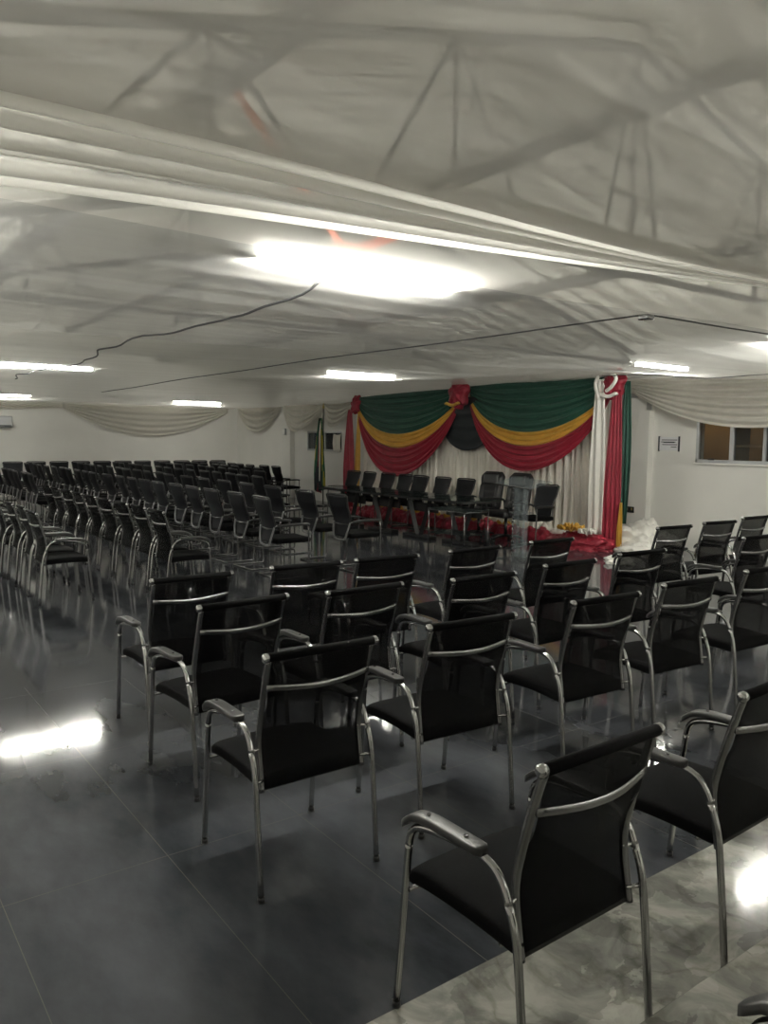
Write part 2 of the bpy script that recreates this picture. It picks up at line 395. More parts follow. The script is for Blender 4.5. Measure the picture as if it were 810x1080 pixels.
# ------------------------------------------------------------------ fluorescent lamps
lamp_lab = ['long fluorescent tube blazing white through the fabric above the front chairs',
 'fluorescent tube glowing at the left edge over the left-hand chairs', 'fluorescent tube glowing faintly before the coloured stage drapes',
 'fluorescent tube glowing near the far wall, right of its twin', 'fluorescent tube glowing near the far wall at the left edge',
 'fluorescent tube glowing at the right edge above the right-hand chairs', 'nearest unseen fill tube of the line added along the left wall',
 'second unseen fill tube of the line added along the left wall', 'third unseen fill tube of the line added along the left wall',
 'fourth unseen fill tube of the line added along the left wall', 'farthest unseen fill tube of the line added along the left wall',
 'weak unseen fill tube added behind the viewer over the platform', 'unseen fill tube added behind the viewer near the window wall',
 'unseen fill tube added high under the roof behind the viewer',
 'fluorescent tube glowing above the white wall swag, right of the coloured drapes']
for (x0, x1, y, z, k), lb in zip(LAMPS, lamp_lab):
    L_ = x1-x0
    t = thing('fluorescent_lamp', lb, 'lamp', ((x0+x1)/2, y, z), 0, 'tube lamps above the ceiling fabric')
    mname = 'tube_%d' % int(k*100)
    if mname not in MATS: tube_mat(mname, TUBE_POWER*k)
    mk('glowing_tube', tube(bmesh.new(), [(-L_/2+.02, 0, 0), (L_/2-.02, 0, 0)], .019, 12), mname, t)
    mk('lamp_housing', B(-L_/2, L_/2, -.06, .06, .026, .075, .006, 1), 'lamp_white', t, smooth=False)
    for s in (-1, 1): mk('tube_holder', B(s*L_/2-.012, s*L_/2+.012, -.02, .02, -.02, .035), 'lamp_white', t, smooth=False)
    bm = bmesh.new()
    for s in (-1, 1): tube(bm, [(s*L_*.3, 0, .07), (s*L_*.3, 0, 3.0-z)], .006, 5)
    mk('hanging_rod', bm, 'cable_black', t)

# ------------------------------------------------------------------ ceiling voile
def fn(x, s=0.): return noise.noise(Vector((x, s, 3.7)))
def z_base(x, y):
    z = 2.60 + .02*math.sin(x*1.1+y*.3)
    d = max(0, min(1, (x-6.5)/2.5))*max(0, min(1, (y-6)/1.5))*max(0, min(1, (17.5-y)/3))
    return z + .12*d*d*(3-2*d)
def fold(y, x, freq, amp, seed):
    a = fn(y*freq + .12*math.sin(x*.7+seed) , x*.10+seed) + .5*fn(y*freq*2.3+.2*math.sin(x*.5), x*.16+seed+9)
    return amp*a*2
# near sheer panel, sagging, with a rolled edge at Y ~ 2.2
def near(u, v):
    x = LX+.05 + (WX-LX-.1)*v; y = BY+.05 + (2.24-BY)*u
    s = u
    z = z_base(x, y) + .16*math.sin(PI*min(1, u))**1 * 1.0 - .0
    if u > .93: z -= .05*((u-.93)/.07)**2
    z += fold(y, x, .8, .009, 1.) + .010*fn(y*9, x*.3)*2*(u > .8)
    return Vector((x, y, z))
bm = grid(bmesh.new(), near, 130, 70)
tag(mk('ceiling_voile', bm, 'voile_sheer'), 'nearest sheer white ceiling fabric with roof trusses showing through', 'ceiling fabric', 'white voile panels hung under the roof')
# pleated panel Y 2.15 .. 3.45
GAT = []
PL = [(.14, .016, .060, 0), (.19, .010, .040, 0), (.235, .020, .035, 0), (.39, .014, .045, 0), (.44, .008, .02, 0), (.60, .011, .040, 0), (.72, .010, .025, 0), (.82, .022, .035, 0), (.93, .012, .04, 0)] \
   + [(.02+.037*k, .007, .022, 1) for k in range(0, 3)] + [(.28+.035*k, .007, .020, 1) for k in range(0, 3)] + [(.50, .008, .02, 1), (.55, .006, .018, 1), (.66, .007, .02, 1)]
def pleat(u, v):
    x = LX+.05 + (WX-LX-.1)*v
    y0 = 2.14 + .05*math.sin(x*.45)
    wd = 1.22*(1-.80*max(0, min(1, (x-.2)/4.6)))            # folds draw together towards the right
    if u < .85: q = u/.85; y = y0 + q*wd; s_ = 0
    else: q = 1; s_ = (u-.85)/.15; y = y0 + wd + (3.50-y0-wd)*s_
    z = z_base(x, y) + .04*math.sin(PI*(y-y0)/(3.50-y0))
    r3 = fn(q*45, x*.07+8); r = 0.; dz = 0.
    fr = max(0, min(1, (x-1.2)/1.5))
    for qi, wi, di, fine in PL:
        qq = qi + .010*math.sin(x*.9+qi*40)
        gk = math.exp(-((q-qq)/wi)**2)*(fr if fine else 1.)
        dz += di*1.7*gk; r = max(r, gk)
    e = (1-abs(2*q-1)**14)
    k = (wd/1.22)**.5
    z += e*k*(-dz + .006*r3)
    GAT.append(max(0, min(1, e*(.95*r + .25*r3 + .04) + .45*s_)))
    return Vector((x, y, z))
bm = grid(bmesh.new(), pleat, 640, 80)
pl_o = mk('ceiling_voile', bm, 'voile_pleated')
pl_a = pl_o.data.attributes.new('gather', 'FLOAT', 'POINT')
pl_a.data.foreach_set('value', GAT)
tag(pl_o, 'gathered sheer fabric with bright long pleats just before the glowing tube', 'ceiling fabric', 'white voile panels hung under the roof')
seams = [3.50, 7.3, 11.2, 15.2, 19.2, 23.12]
vl = ['smooth white ceiling fabric just beyond the big glowing tube', 'second smooth white ceiling panel beyond the big tube',
      'white ceiling panel over the middle of the hall', 'white ceiling panel over the packed far chairs', 'farthest white ceiling panel reaching the far wall']
for i in range(5):
    ya, yb = seams[i], seams[i+1]
    def far(u, v, ya=ya, yb=yb, i=i):
        x = LX+.05 + (WX-LX-.1)*v; y = ya + (yb-ya)*u
        sg = math.sin(PI*u)
        # shallow sag between the cross wires at X ~ 2.4, 4.6, 6.8 ...
        z = z_base(x, y) - .035*sg - .012*abs(math.sin(PI*(x-4.62)/2.2))*sg**.5
        z += (fold(y, x, 1.3, .006, 20+i) + .004*fn(y*7, x*.2+i)*2)*sg**.5
        return Vector((x, y, z))
    bm = grid(bmesh.new(), far, 90, 90)
    tag(mk('ceiling_voile', bm, 'voile_mid' if i == 0 else 'voile_far'), vl[i], 'ceiling fabric', 'white voile panels hung under the roof')
# supporting wires
pts = []
for i in range(60):
    y = 3.75 + i*.16
    pts.append((2.28+.10*math.sin(i*.21)+.03*math.sin(i*.9) + .012*i*.5, y, z_base(2.4, y)-.055-.02*abs(math.sin(i*.35))))
tag(mk('loose_cable', tube(bmesh.new(), pts, .008, 6), 'rope'), 'dark wavy cable under the fabric running away left of the big tube', 'cable')
def wire(p0, p1, lab, n=30, r=.006, off=.05):
    pts = []
    for i in range(n+1):
        k = i/n; x = p0[0]+(p1[0]-p0[0])*k; y = p0[1]+(p1[1]-p0[1])*k
        pts.append((x, y, z_base(x, y)-off - .01*math.sin(PI*k*3)**2))
    tag(mk('support_wire', tube(bmesh.new(), pts, r, 6), 'rope'), lab, 'wire', 'thin wires carrying the ceiling fabric')
wire((4.62, 3.36), (4.75, 16.), 'straight wire under the fabric running from the clip towards the far wall')
wire((4.62, 3.36), (10.9, 3.6), 'straight wire under the fabric running from the clip to the right edge')
tag(mk('wire_clip', B(4.58, 4.66, 3.32, 3.40, 2.51, 2.545, .008), 'dull_chrome'), 'small metal clip where the ceiling wires cross', 'clip')
wire((9.6, 4.0), (9.9, 8.0), 'short wire meeting the ceiling above the right end of the stage drapes')

# white swags along the walls
def swag(name, lab, P0, P1, ztop, drop, n=(.0, -1.), folds=5, group=None, out=.10, mat='voile_swag', spread=.12, ht=None):
    P0, P1 = Vector((*P0, 0)), Vector((*P1, 0)); nv = Vector((n[0], n[1], 0))
    def f(u, v):
        p = P0.lerp(P1, u); k = 4*u*(1-u)
        z = ztop - spread*v - (drop-spread)*k*v
        o = .02 + out*math.sin(PI*u)*(.35+.65*v) + .028*math.sin(2*PI*folds*v + .6*math.sin(4*u))*math.sin(PI*u)**.6
        return Vector((p.x, p.y, z)) + nv*o
    bm = sheet(bmesh.new(), f, 48, folds*8, .003)
    return tag(mk(name, bm, mat), lab, 'drape', group)
G = 'white wall swags under the ceiling'
swag('white_swag', 'broad white fabric swag hanging over the right-hand window', (WX-.16, 8.28), (WX-.16, 3.6), 2.68, .78, (-1, 0), 7, G, out=.22)
swag('white_swag', 'wide shallow white swag across the far wall', (5.8, FY-.03), (10.75, FY-.03), 2.56, .86, (0, -1), 5, G)
swag('white_swag', 'shallow white swag at the left end of the far wall', (.6, FY-.03), (5.8, FY-.03), 2.56, .22, (0, -1), 3, G)
swag('white_swag', 'small white swag just right of the far room corner', (WX-.03, 23.0), (WX-.03, 20.3), 2.58, .74, (-1, 0), 4, G)
swag('white_swag', 'white swag left of the flag above the small window', (WX-.15, 19.9), (WX-.15, 17.75), 2.62, .78, (-1, 0), 5, G, out=.2)
swag('white_swag', 'white swag between the flag and the coloured drapes', (WX-.15, 17.7), (WX-.15, 16.3), 2.62, .66, (-1, 0), 5, G, out=.2)

# ------------------------------------------------------------------ stage backdrop
# pleated white curtain
def curtain(u, v):
    y = 8.30 + 6.85*u
    a = .035 + .02*fn(u*9)
    q = 2*PI*(46*u + .8*fn(u*14, v*.5)) 
    x = 10.50 + a*math.sin(q) + .02*math.sin(q*2.7+v*3)*v + .03*fn(u*40, v*2)
    if v > .9: x -= (v-.9)*1.2*(.5+.5*fn(u*20))
    return Vector((x, y, 2.66 - 2.60*v))
tag(mk('backdrop_curtain', sheet(bmesh.new(), curtain, 560, 26, .003), 'satin_white'), 'white pleated satin backdrop curtain behind the long table', 'curtain')
def cswag(lab, yL, yR, zL, zR, xs, bands, fan=.26, outs=.30, power=.74):
    """bands: list of (name, material, s0, s1); s measures sag depth"""
    t = thing('swag_drape', lab, 'drape', (10.35, (yL+yR)/2, 0), group='green, yellow and red stage swags')
    ym = (yL+yR)/2
    for nm, mt, s0, s1, nf in bands:
        def f(u, v, s0=s0, s1=s1, nf=nf):
            s = s0 + (s1-s0)*v
            y = yL + (yR-yL)*u; k = (4*u*(1-u))**power
            zt = zL + (zR-zL)*u
            z = zt - fan*s/1.6*(1.) * (1 if u < .5 else 1) - s*k*.86
            if s < .02: z = zt
            e = math.sin(PI*u)
            o = .03 + outs*e**.7*(.25+.5*s/1.6) + .026*math.sin(2*PI*nf*v + .5*math.sin(5*u))*e**.5 + .010*math.sin(2*PI*nf*2.3*v+2*u)*e**.5
            return Vector((-o, y-ym, z))
        mk(nm, sheet(bmesh.new(), f, 60, int(nf*9)+4, .004), mt, t)
    return t
bands = [('green_band', 'green_cloth', 0., .84, 6), ('yellow_band', 'yellow_cloth', .84, 1.13, 2.5), ('red_band', 'red_cloth', 1.13, 1.72, 4.5)]
# pick sags so that the centre lowest points sit at z 1.87 / 1.6 / 1.1
cswag('left of two large tricolour stage swags, green above yellow above red', 15.2, 11.68, 2.62, 2.68, 0, bands)
bands2 = [('green_band', 'green_cloth', 0., .86, 6), ('yellow_band', 'yellow_cloth', .86, 1.10, 2.5), ('red_band', 'red_cloth', 1.10, 1.52, 4)]
cswag('right of two large tricolour stage swags, green above yellow above red', 11.40, 8.06, 2.70, 2.72, 0, bands2)
# black centre swag
def blk(u, v):
    y = 12.35 - 1.85*u; k = (4*u*(1-u))**.5
    z = 2.50 - .1*v - v*k*.92
    return Vector((10.33 - .05*math.sin(PI*u) - .015*math.sin(v*26)*math.sin(PI*u), y, z))
tag(mk('black_swag', sheet(bmesh.new(), blk, 30, 30, .004), 'navy_cloth'), 'black fabric half-round hanging between the two stage swags', 'drape')
def knot(lab, y, z, x, r, mats=('red_cloth', 'yellow_cloth')):
    t = thing('fabric_knot', lab, 'drape', (x, y, z), group='red gathered knots pinning the stage swags')
    bm = bmesh.new(); bmesh.ops.create_icosphere(bm, subdivisions=4, radius=r)
    for v in bm.verts:
        a = math.atan2(v.co.z, v.co.y); v.co *= 1 + .13*math.sin(a*7) + .25*fn(v.co.x*9, v.co.z*9); v.co.x *= .6
        v.co.z *= 1.25
    mk('gathered_cloth', bm, mats[0], t)
    pts = [(-.01+r*.62*-1, r*.8*math.cos(a), -r*.9+.02*math.sin(3*a)) for a in [PI*k/10 for k in range(11)]]
    mk('tie_band', tube(bmesh.new(), pts, .03, 8), mats[1], t)
    return t
knot('red gathered knot at the peak between the two stage swags', 11.50, 2.57, 10.12, .24)
knot('red gathered knot at the left top corner of the stage drapes', 15.25, 2.46, 10.3, .17, ('red_cloth', 'red_cloth'))
knot('red gathered knot wrapped in white at the right top corner of the drapes', 7.97, 2.58, 10.22, .20, ('red_cloth', 'white_cloth'))
def fall(name, lab, mat, yc, w0, w1, zt, zb, x, nf=3, ysh=0., bul=.0, cat='drape', g='coloured fabric tails'):
    def f(u, v):
        wd = w0 + (w1-w0)*min(1, v*1.6)**.7 + bul*math.sin(PI*v)
        y = yc + ysh*v + (u-.5)*wd
        return Vector((x - .020*math.sin(2*PI*nf*u+v+.6*fn(u*5, v*3)) - .02, y, zt + (zb-zt)*v))
    return tag(mk(name, sheet(bmesh.new(), f, nf*10, 24, .004), mat), lab, cat, g)
fall('fabric_tail', 'red fabric tail hanging at the left end of the stage drapes', 'red_cloth', 15.42, .16, .42, 2.34, .08, 10.25, 3, .02, .06)
fall('fabric_tail', 'narrow yellow fabric tail beside the left red tail', 'yellow_cloth', 15.12, .08, .17, 2.30, .12, 10.3, 2, .05, .06)
fall('fabric_tail', 'white fabric tail left of the right-hand red tail', 'white_cloth', 8.17, .16, .28, 2.66, .20, 10.16, 2, .0, .03)
fall('fabric_tail', 'red fabric tail hanging down to the floor at the right end of the drapes', 'red_cloth', 7.84, .16, .33, 2.48, .05, 10.16, 4, .02, .0)
fall('fabric_tail', 'green fabric tail behind the right-hand red tail', 'green_cloth', 7.80, .10, .16, 2.62, .40, 10.36, 3, -.0, .08)
fall('fabric_tail', 'thin yellow fabric tip at the foot of the right-hand red tail', 'yellow_cloth', 7.66, .04, .10, .75, .04, 10.12, 2, .0, .0)
# white loop over the right knot
pts = [(10.08, 8.14, 2.34), (10.0, 8.15, 2.58), (9.98, 8.02, 2.74), (9.97, 7.84, 2.73), (9.97, 7.74, 2.64), (9.97, 7.82, 2.52), (10.0, 7.94, 2.46)]
tag(mk('white_loop', tube(bmesh.new(), smooth_path(pts, 6), .028, 8), 'white_cloth'), 'white fabric loop tied around the right top corner knot', 'drape')

# ruffled fabric along the floor
def ruffle(name, lab, mat, y0, y1, x, w, h, seed, fr=7):
    def f(u, v):
        y = y0+(y1-y0)*u; a = PI*v
        r = 1 + .35*fn(u*(y1-y0)*fr, seed+v*5) + .25*fn(u*(y1-y0)*fr*2.5, seed+v*9) + .18*math.sin(u*(y1-y0)*26+v*5)*.5
        tp = min(1, u*8, (1-u)*8)**.5
        return Vector((x - math.cos(a)*w/2*r, y, max(.004, math.sin(a)*h*r*tp)))
    bm = grid(bmesh.new(), f, int((y1-y0)*45), 22)
    return tag(mk(name, bm, mat), lab, 'fabric', 'fabric bunched along the curtain foot')
ruffle('fabric_ruffle', 'long red fabric ruffle along the foot of the white curtain', 'red_cloth', 8.2, 15.2, 9.90, .32, .20, 1)
ruffle('fabric_ruffle', 'pale fabric roll behind the red ruffle at the curtain foot', 'satin_white', 8.6, 15.0, 10.24, .18, .27, 4)
ruffle('fabric_ruffle', 'yellow fabric roll lying between the red ruffle and pale roll', 'yellow_cloth', 9.4, 14.6, 10.10, .08, .215, 6)
def heap(name, lab, mat, c, r, h, seed, amp=.35, fr=5.):
    bm = bmesh.new(); bmesh.ops.create_icosphere(bm, subdivisions=5, radius=1)
    bmesh.ops.delete(bm, geom=[v for v in bm.verts if v.co.z < -.05], context='VERTS')
    for v in bm.verts:
        p = v.co.copy()
        k = 1 + amp*noise.noise(p*fr*.45+Vector((seed, 0, 0))) + amp*.9*(.5-abs(noise.noise(p*fr+Vector((0, seed, 0)))*1.6))
        v.co = Vector((p.x*r[0]*k, p.y*r[1]*k, max(0, p.z)*h*k))
    return tag(mk(name, bm, mat, loc=c), lab, 'fabric', 'fabric heaped on the floor')
heap('fabric_heap', 'heap of red fabric on the floor at the right end of the curtain', 'red_cloth', (9.93, 8.25, 0), (.34, .55, 0), .22, 3)
heap('fabric_heap', 'heap of white fabric on the floor against the pilaster', 'white_cloth', (10.5, 7.45, 0), (.33, .48, 0), .40, 8)
heap('fabric_heap', 'low spill of white fabric left of the white heap', 'white_cloth', (10.1, 7.25, 0), (.30, .36, 0), .16, 12)
heap('fabric_heap', 'crumpled white cloth lying beside the rear right-hand chairs', 'white_cloth', (9.1, 6.9, 0), (.16, .2, 0), .10, 15)
t = thing('fabric_rosette', 'yellow ruffled rosette on the red fabric heap', 'rosette', (9.72, 8.30, .22))
def ros(r, h, seed, off):
    def f(u, v):
        a = 2*PI*u; rr = r*v*(1+.12*math.sin(a*9+seed)*v)
        return Vector((off[0]+rr*math.cos(a), off[1]+rr*math.sin(a), off[2]+h*(v**.6)*(1+.5*math.sin(a*11+seed)*v)*.5))
    return sheet(bmesh.new(), f, 72, 8, .004)
mk('petals', ros(.20, .16, 0, (0, 0, .03)), 'yellow_cloth', t); mk('centre', ros(.10, .15, 2, (0, 0, .07)), 'yellow_cloth', t)
t = thing('fabric_rosette', 'white ruffled rosette right of the yellow one', 'rosette', (9.72, 7.98, .20))
mk('petals', ros(.13, .16, 1, (0, 0, .02)), 'white_cloth', t); mk('centre', ros(.06, .10, 4, (0, 0, .07)), 'white_cloth', t)

# ------------------------------------------------------------------ flag
t = thing('flag_stand', 'flag pole with limp green, yellow, red and black flag before small window', 'flag', (10.4, 16.86, 0))
mk('pole', tube(bmesh.new(), [(0, 0, .04), (0, 0, 2.42)], .016, 10), 'dull_chrome', t)
bm = bmesh.new(); tube(bm, [(0, 0, 0), (0, 0, .03), (0, 0, .05)], [.17, .16, .03], 24); mk('stand_base', bm, 'dull_chrome', t)
mk('finial', tube(bmesh.new(), [(0, 0, 2.40), (0, 0, 2.44), (0, 0, 2.48), (0, 0, 2.56)], [.012, .03, .022, .003], 10), 'brass', t)
def flagf(u, v):
    wd = .10 + .42*min(1, v*1.3)**.8
    y = .05 - (u-.38)*-wd
    x = -.05 - .06*math.sin(2*PI*2.6*u+v*1.5)*min(1, .3+v) - .02*math.sin(u*31)
    z = 2.18 - 1.72*v - .10*math.sin(PI*u)*v - .12*(u > .5)*(1-u)*v
    return Vector((x, y-.02, z))
def flagm(u, v):
    seq = [0, 2, 0, 3, 3, 3, 4, 4, 3, 3, 0, 2]
    q = u + .10*math.sin(v*3.4)
    return seq[max(0, min(11, int(q*12)))]
fl = mk('flag_cloth', sheet(bmesh.new(), flagf, 48, 24, .003, flagm), ['flag_green', 'flag_yellow', 'flag_yellow', 'navy_cloth', 'red_cloth'], t)
mk('white_ribbon', tube(bmesh.new(), smooth_path([(-.03, 0, 2.3), (-.09, .01, 1.9), (-.10, 0, 1.3), (-.10, .01, .62)], 5), .014, 6), 'white_cloth', t)
# cloth hung in the small window
def wc(u, v): return Vector((WX-.03-.015*math.sin(u*22), 17.08+.36*u+.04*math.sin(v*3), 1.80-.44*v-.03*math.sin(PI*u)))
tag(mk('window_cloth', sheet(bmesh.new(), wc, 24, 8, .003), 'satin_white'), 'cream cloth hung in the right half of the small window', 'cloth')

# ------------------------------------------------------------------ wall fittings
t = thing('wall_notice', 'small framed printed notice on the wall left of the window', 'notice', (WX, 7.54, 1.66))
mk('paper_sheet', B(-.012, 0, -.18, .18, -.105, .105), 'paper', t, smooth=False)
for s in (-1, 1): mk('frame_strip', B(-.02, 0, s*.18-.012, s*.18+.012, -.12, .12, .002, 1), 'ink', t, smooth=False)
bm = bmesh.new()
for k, (z, a, b) in enumerate(((.062, -.15, .13), (.030, -.12, .14), (.022, -.10, .10), (-.012, -.15, .12), (-.05, -.14, -.04))):
    box(bm, -.0135, -.012, a, b, z-.006, z+.006)
mk('printed_lines', bm, 'ink', t, smooth=False)
t = thing('wall_socket', 'black double wall socket low on the pilaster', 'socket', (WX-.13, 8.14, .57))
mk('socket_plate', B(-.012, 0, -.085, .085, -.05, .05, .004), 'black_plastic', t)
for s in (-1, 1): mk('switch', B(-.018, -.012, s*.045-.014, s*.045+.014, -.01, .03, .002), 'brass', t)
t = thing('air_conditioner', 'grey split air conditioner high on the far wall at left edge', 'air conditioner', (4.05, FY, 2.02))
mk('unit_body', B(-.42, .42, -.22, 0, -.15, .15, .03, 3), 'aluminium', t)
mk('air_slot', B(-.38, .38, -.225, -.18, -.12, -.09), 'ink', t, smooth=False)
t = thing('junction_box', 'small grey box high on the pilaster near the far corner', 'box', (WX-.13, 19.83, 1.85))
mk('box_body', B(-.05, 0, -.07, .07, -.09, .09, .006), 'aluminium', t); mk('box_lid', B(-.06, -.05, -.06, .06, -.08, .08, .003), 'lamp_white', t)

# ------------------------------------------------------------------ visitor chair (faces +Y, origin midway between the rear feet)
def make_visitor():
    t = thing('visitor_chair', 'x', 'chair')
    HW = .257
    for s in (-1, 1):
        X = s*HW
        # leg tubes
        mk('leg', tube(bmesh.new(), smooth_path([(X, .0, .008), (X, .022, .25), (X, .045, .45), (X, .075, .54)], 4), .0115, 10), 'chrome', t, ).location = (0, 0, 0)
        rear = t_last()
        mk('rubber_foot', tube(bmesh.new(), [(X, 0, 0), (X, .001, .02)], .0135, 10), 'black_plastic', rear)
        mk('leg', tube(bmesh.new(), smooth_path([(X, .52, .008), (X, .497, .25), (X, .478, .46), (X, .470, .53)], 4), .0115, 10), 'chrome', t)
        fr = t_last()
        mk('rubber_foot', tube(bmesh.new(), [(X, .52, 0), (X, .519, .02)], .0135, 10), 'black_plastic', fr)
        mk('arm_tube', tube(bmesh.new(), smooth_path([(X, .075, .54), (X, .098, .585), (X, .135, .617), (X, .20, .628), (X, .33, .618), (X, .42, .600), (X, .458, .572), (X, .470, .53)], 5), .0115, 10), 'chrome', t)
        # arm pad
        def pad(u, v, X=X):
            y = .165 + .325*u
            zc = .640 - .012*(1-u)*0 - .03*max(0, (u-.55)/.45)**2 - .022*max(0, (u-.85)/.15)
            hw = .0255*min(1, (u*14+.25), ((1-u)*12+.3))**.5
            a = 2*PI*v
            cx = math.copysign(abs(math.cos(a))**.3, math.cos(a)); cz = math.copysign(abs(math.sin(a))**.3, math.sin(a))
            return Vector((X + cx*hw, y, zc + cz*.012))
        bm = bmesh.new(); n, k = 22, 16
        R = [[bm.verts.new(pad(i/n, j/k)) for j in range(k)] for i in range(n+1)]
        for i in range(n):
            for j in range(k): bm.faces.new((R[i][j], R[i][(j+1) % k], R[i+1][(j+1) % k], R[i+1][j]))
        bm.faces.new(R[0]); bm.faces.new(R[-1][::-1]); bmesh.ops.recalc_face_normals(bm, faces=bm.faces)
        p = mk('arm_pad', bm, 'arm_plastic', t)
        for y, z in ((.235, .6525), (.385, .651)):
            mk('screw', tube(bmesh.new(), [(X, y, z), (X, y, z+.003)], .006, 8), 'dull_chrome', p)
        # back post
        Xp = s*.222
        mk('back_post', tube(bmesh.new(), smooth_path([(Xp, .062, .385), (Xp, .075, .46), (Xp, .088, .56), (Xp, .075, .65), (Xp, .035, .80), (Xp, .002, .905)], 5), .0125, 10), 'dull_chrome', t)
        for a_, b_ in (((s*.212, .085, .545), (s*.262, .076, .540)), ((s*.212, .066, .43), (s*.262, .044, .43))):
            mk('connector', tube(bmesh.new(), [a_, b_], .007, 8), 'chrome', t)
        mk('end_cap', tube(bmesh.new(), [(s*.228, 0, .908), (s*.243, 0, .908), (s*.248, 0, .908)], [.0175, .0175, .012], 14), 'chrome', t)
    # seat cushion
    def seatf(u, v):
        a = 2*PI*v; cx = math.copysign(abs(math.cos(a))**.22, math.cos(a)); cz = math.copysign(abs(math.sin(a))**.4, math.sin(a))
        y = .075 + .435*u
        e = min(1, .45+((1-u)*14))**.5*min(1, .6+u*10)**.5
        zc = .412 + .010*math.sin(PI*u) - .010*max(0, (u-.8)/.2)**2
        return Vector((cx*.228, y, zc + cz*.031*e + (.006*math.cos(PI*cx/2) if cz > 0 else 0)))
    bm = bmesh.new(); n, k = 24, 36
    R = [[bm.verts.new(seatf(i/n, j/k)) for j in range(k)] for i in range(n+1)]
    for i in range(n):
        for j in range(k): bm.faces.new((R[i][j], R[i][(j+1) % k], R[i+1][(j+1) % k], R[i+1][j]))
    bm.faces.new(R[0]); bm.faces.new(R[-1][::-1]); bmesh.ops.recalc_face_normals(bm, faces=bm.faces)
    mk('seat', bm, 'black_fabric', t)
    bm = bmesh.new()
    bm.free()
    for y, w_ in ((.14, .215), (.475, .25)): mk('seat_rail', tube(bmesh.new(), [(-w_, y, .386), (w_, y, .386)], .008, 8), 'dull_chrome', t)
    # mesh back sling
    def sl(u, v):
        z = .392 + .515*v
        y = .062 + .03*math.sin(PI*min(1, (z-.39)/.34))*1. - .062*max(0, (z-.60)/.31)**1.15
        y -= .022*math.sin(PI*u)*math.sin(PI*v)**.7
        return Vector((-.213+.426*u, y-.004, z))
    mk('mesh_back', sheet(bmesh.new(), sl, 14, 22, .003), 'chair_mesh', t)
    mk('top_bar', tube(bmesh.new(), [(-.228, 0, .908), (.228, 0, .908)], .0165, 14), 'black_fabric', t)
    # curved chrome brace, flat strip bowed backwards
    def cbar(u, v):
        a = 2*PI*v; x = -.222+.444*u
        y = .028 - .034*math.sin(PI*u)
        return Vector((x, y - .005*math.cos(a) - .004, .790 - .012*math.sin(PI*u) + .0125*math.sin(a)))
    bm = bmesh.new(); n, k = 16, 10
    R = [[bm.verts.new(cbar(i/n, j/k)) for j in range(k)] for i in range(n+1)]
    for i in range(n):
        for j in range(k): bm.faces.new((R[i][j], R[i][(j+1) % k], R[i+1][(j+1) % k], R[i+1][j]))
    bm.faces.new(R[0]); bm.faces.new(R[-1][::-1]); bmesh.ops.recalc_face_normals(bm, faces=bm.faces)
    mk('crossbar', bm, 'dull_chrome', t)
    return t
def t_last(): return col.objects[-1]
vis = make_visitor(); register(vis)
used = [False]
def place_vis(x, y, rz, label, group, z=0):
    if not used[0]:
        used[0] = True; vis.location = (x, y, z); vis.rotation_euler = (0, 0, rz); vis['label'] = label; vis['group'] = group; return vis
    return dup(vis, (x, y, z), rz, label, group)
D = math.radians
GR = 'black mesh visitor chairs, right-hand block'
ordn = ['first', 'second', 'third', 'fourth', 'fifth', 'sixth', 'seventh', 'eighth', 'ninth', 'tenth', 'eleventh', 'twelfth', 'thirteenth', 'fourteenth']
R0 = [(1.50, .165, 0, 'black chair cut off by the bottom right corner, standing on the marble platform')]
R1 = [(1.62, 1.25, 1, 'large nearest black mesh chair with pale arm pad, standing on grey marble'),
      (2.55, 1.28, 2, 'black mesh chair on marble right of the nearest chair, cut by right edge')]
R2 = [(1.525, 2.47, -.5, 'aisle-end black mesh chair in the first row on dark tiles, legs fully visible'),
      (2.30, 2.49, -3, 'second chair from the aisle in the first row on dark tiles'),
      (3.20, 2.49, -3, 'third chair from the aisle in the first row on dark tiles'),
      (3.99, 2.53, -3.5, 'fourth chair from the aisle in the first row on dark tiles'),
      (4.83, 2.54, -2, 'fifth chair from the aisle in the first row, cut by right edge')]
R3 = [(1.655, 3.39, 4, 'aisle-end black mesh chair in the second row on dark tiles'),
      (2.33, 3.35, 1, 'second chair from the aisle in the second row on dark tiles'),
      (3.11, 3.28, -1, 'third chair from the aisle in the second row on dark tiles'),
      (3.93, 3.35, 0, 'fourth chair from the aisle in the second row on dark tiles'),
      (4.76, 3.41, -4, 'fifth chair from the aisle in the second row on dark tiles'),
      (6.42, 3.46, -2, 'second-row chair alone near the right edge, behind the first-row chairs')]
R4 = [(1.71, 4.15, 1, 'aisle-end black mesh chair in the third row, farthest left of the block'),
      (2.46, 4.17, -4, 'second chair from the aisle in the third row on dark tiles'),
      (3.06, 4.15, -5, 'third chair from the aisle in the third row on dark tiles'),
      (3.85, 4.16, 0, 'fourth chair from the aisle in the third row, before the stage tables'),
      (4.70, 4.20, 0, 'fifth chair from the aisle in the third row, before the red fabric heap'),
      (6.44, 4.28, -4, 'third-row chair just before the white fabric heap and pilaster'),
      (7.24, 4.31, -6, 'third-row chair below the notice and window wall'),
      (8.06, 4.40, -2, 'third-row chair at the right edge below the window')]
for R_ in (R0, R1, R2, R3, R4):
    for x, y, a, lb in R_:
        place_vis(x, y, D(a), lb, GR, STEP_Z if y < 1.1 else 0)
GL = 'black mesh visitor chairs, left-hand files facing the stage'
for i in range(9):
    y = 8.05 + .592*i
    place_vis(2.93+random.uniform(-.015, .015), y, D(-90+random.uniform(-2, 2)),
              '%s chair from the near end of the left block\'s inner visitor file' % ordn[i] if i else 'nearest chair in the inner left file, its chrome arm loop showing', GL)
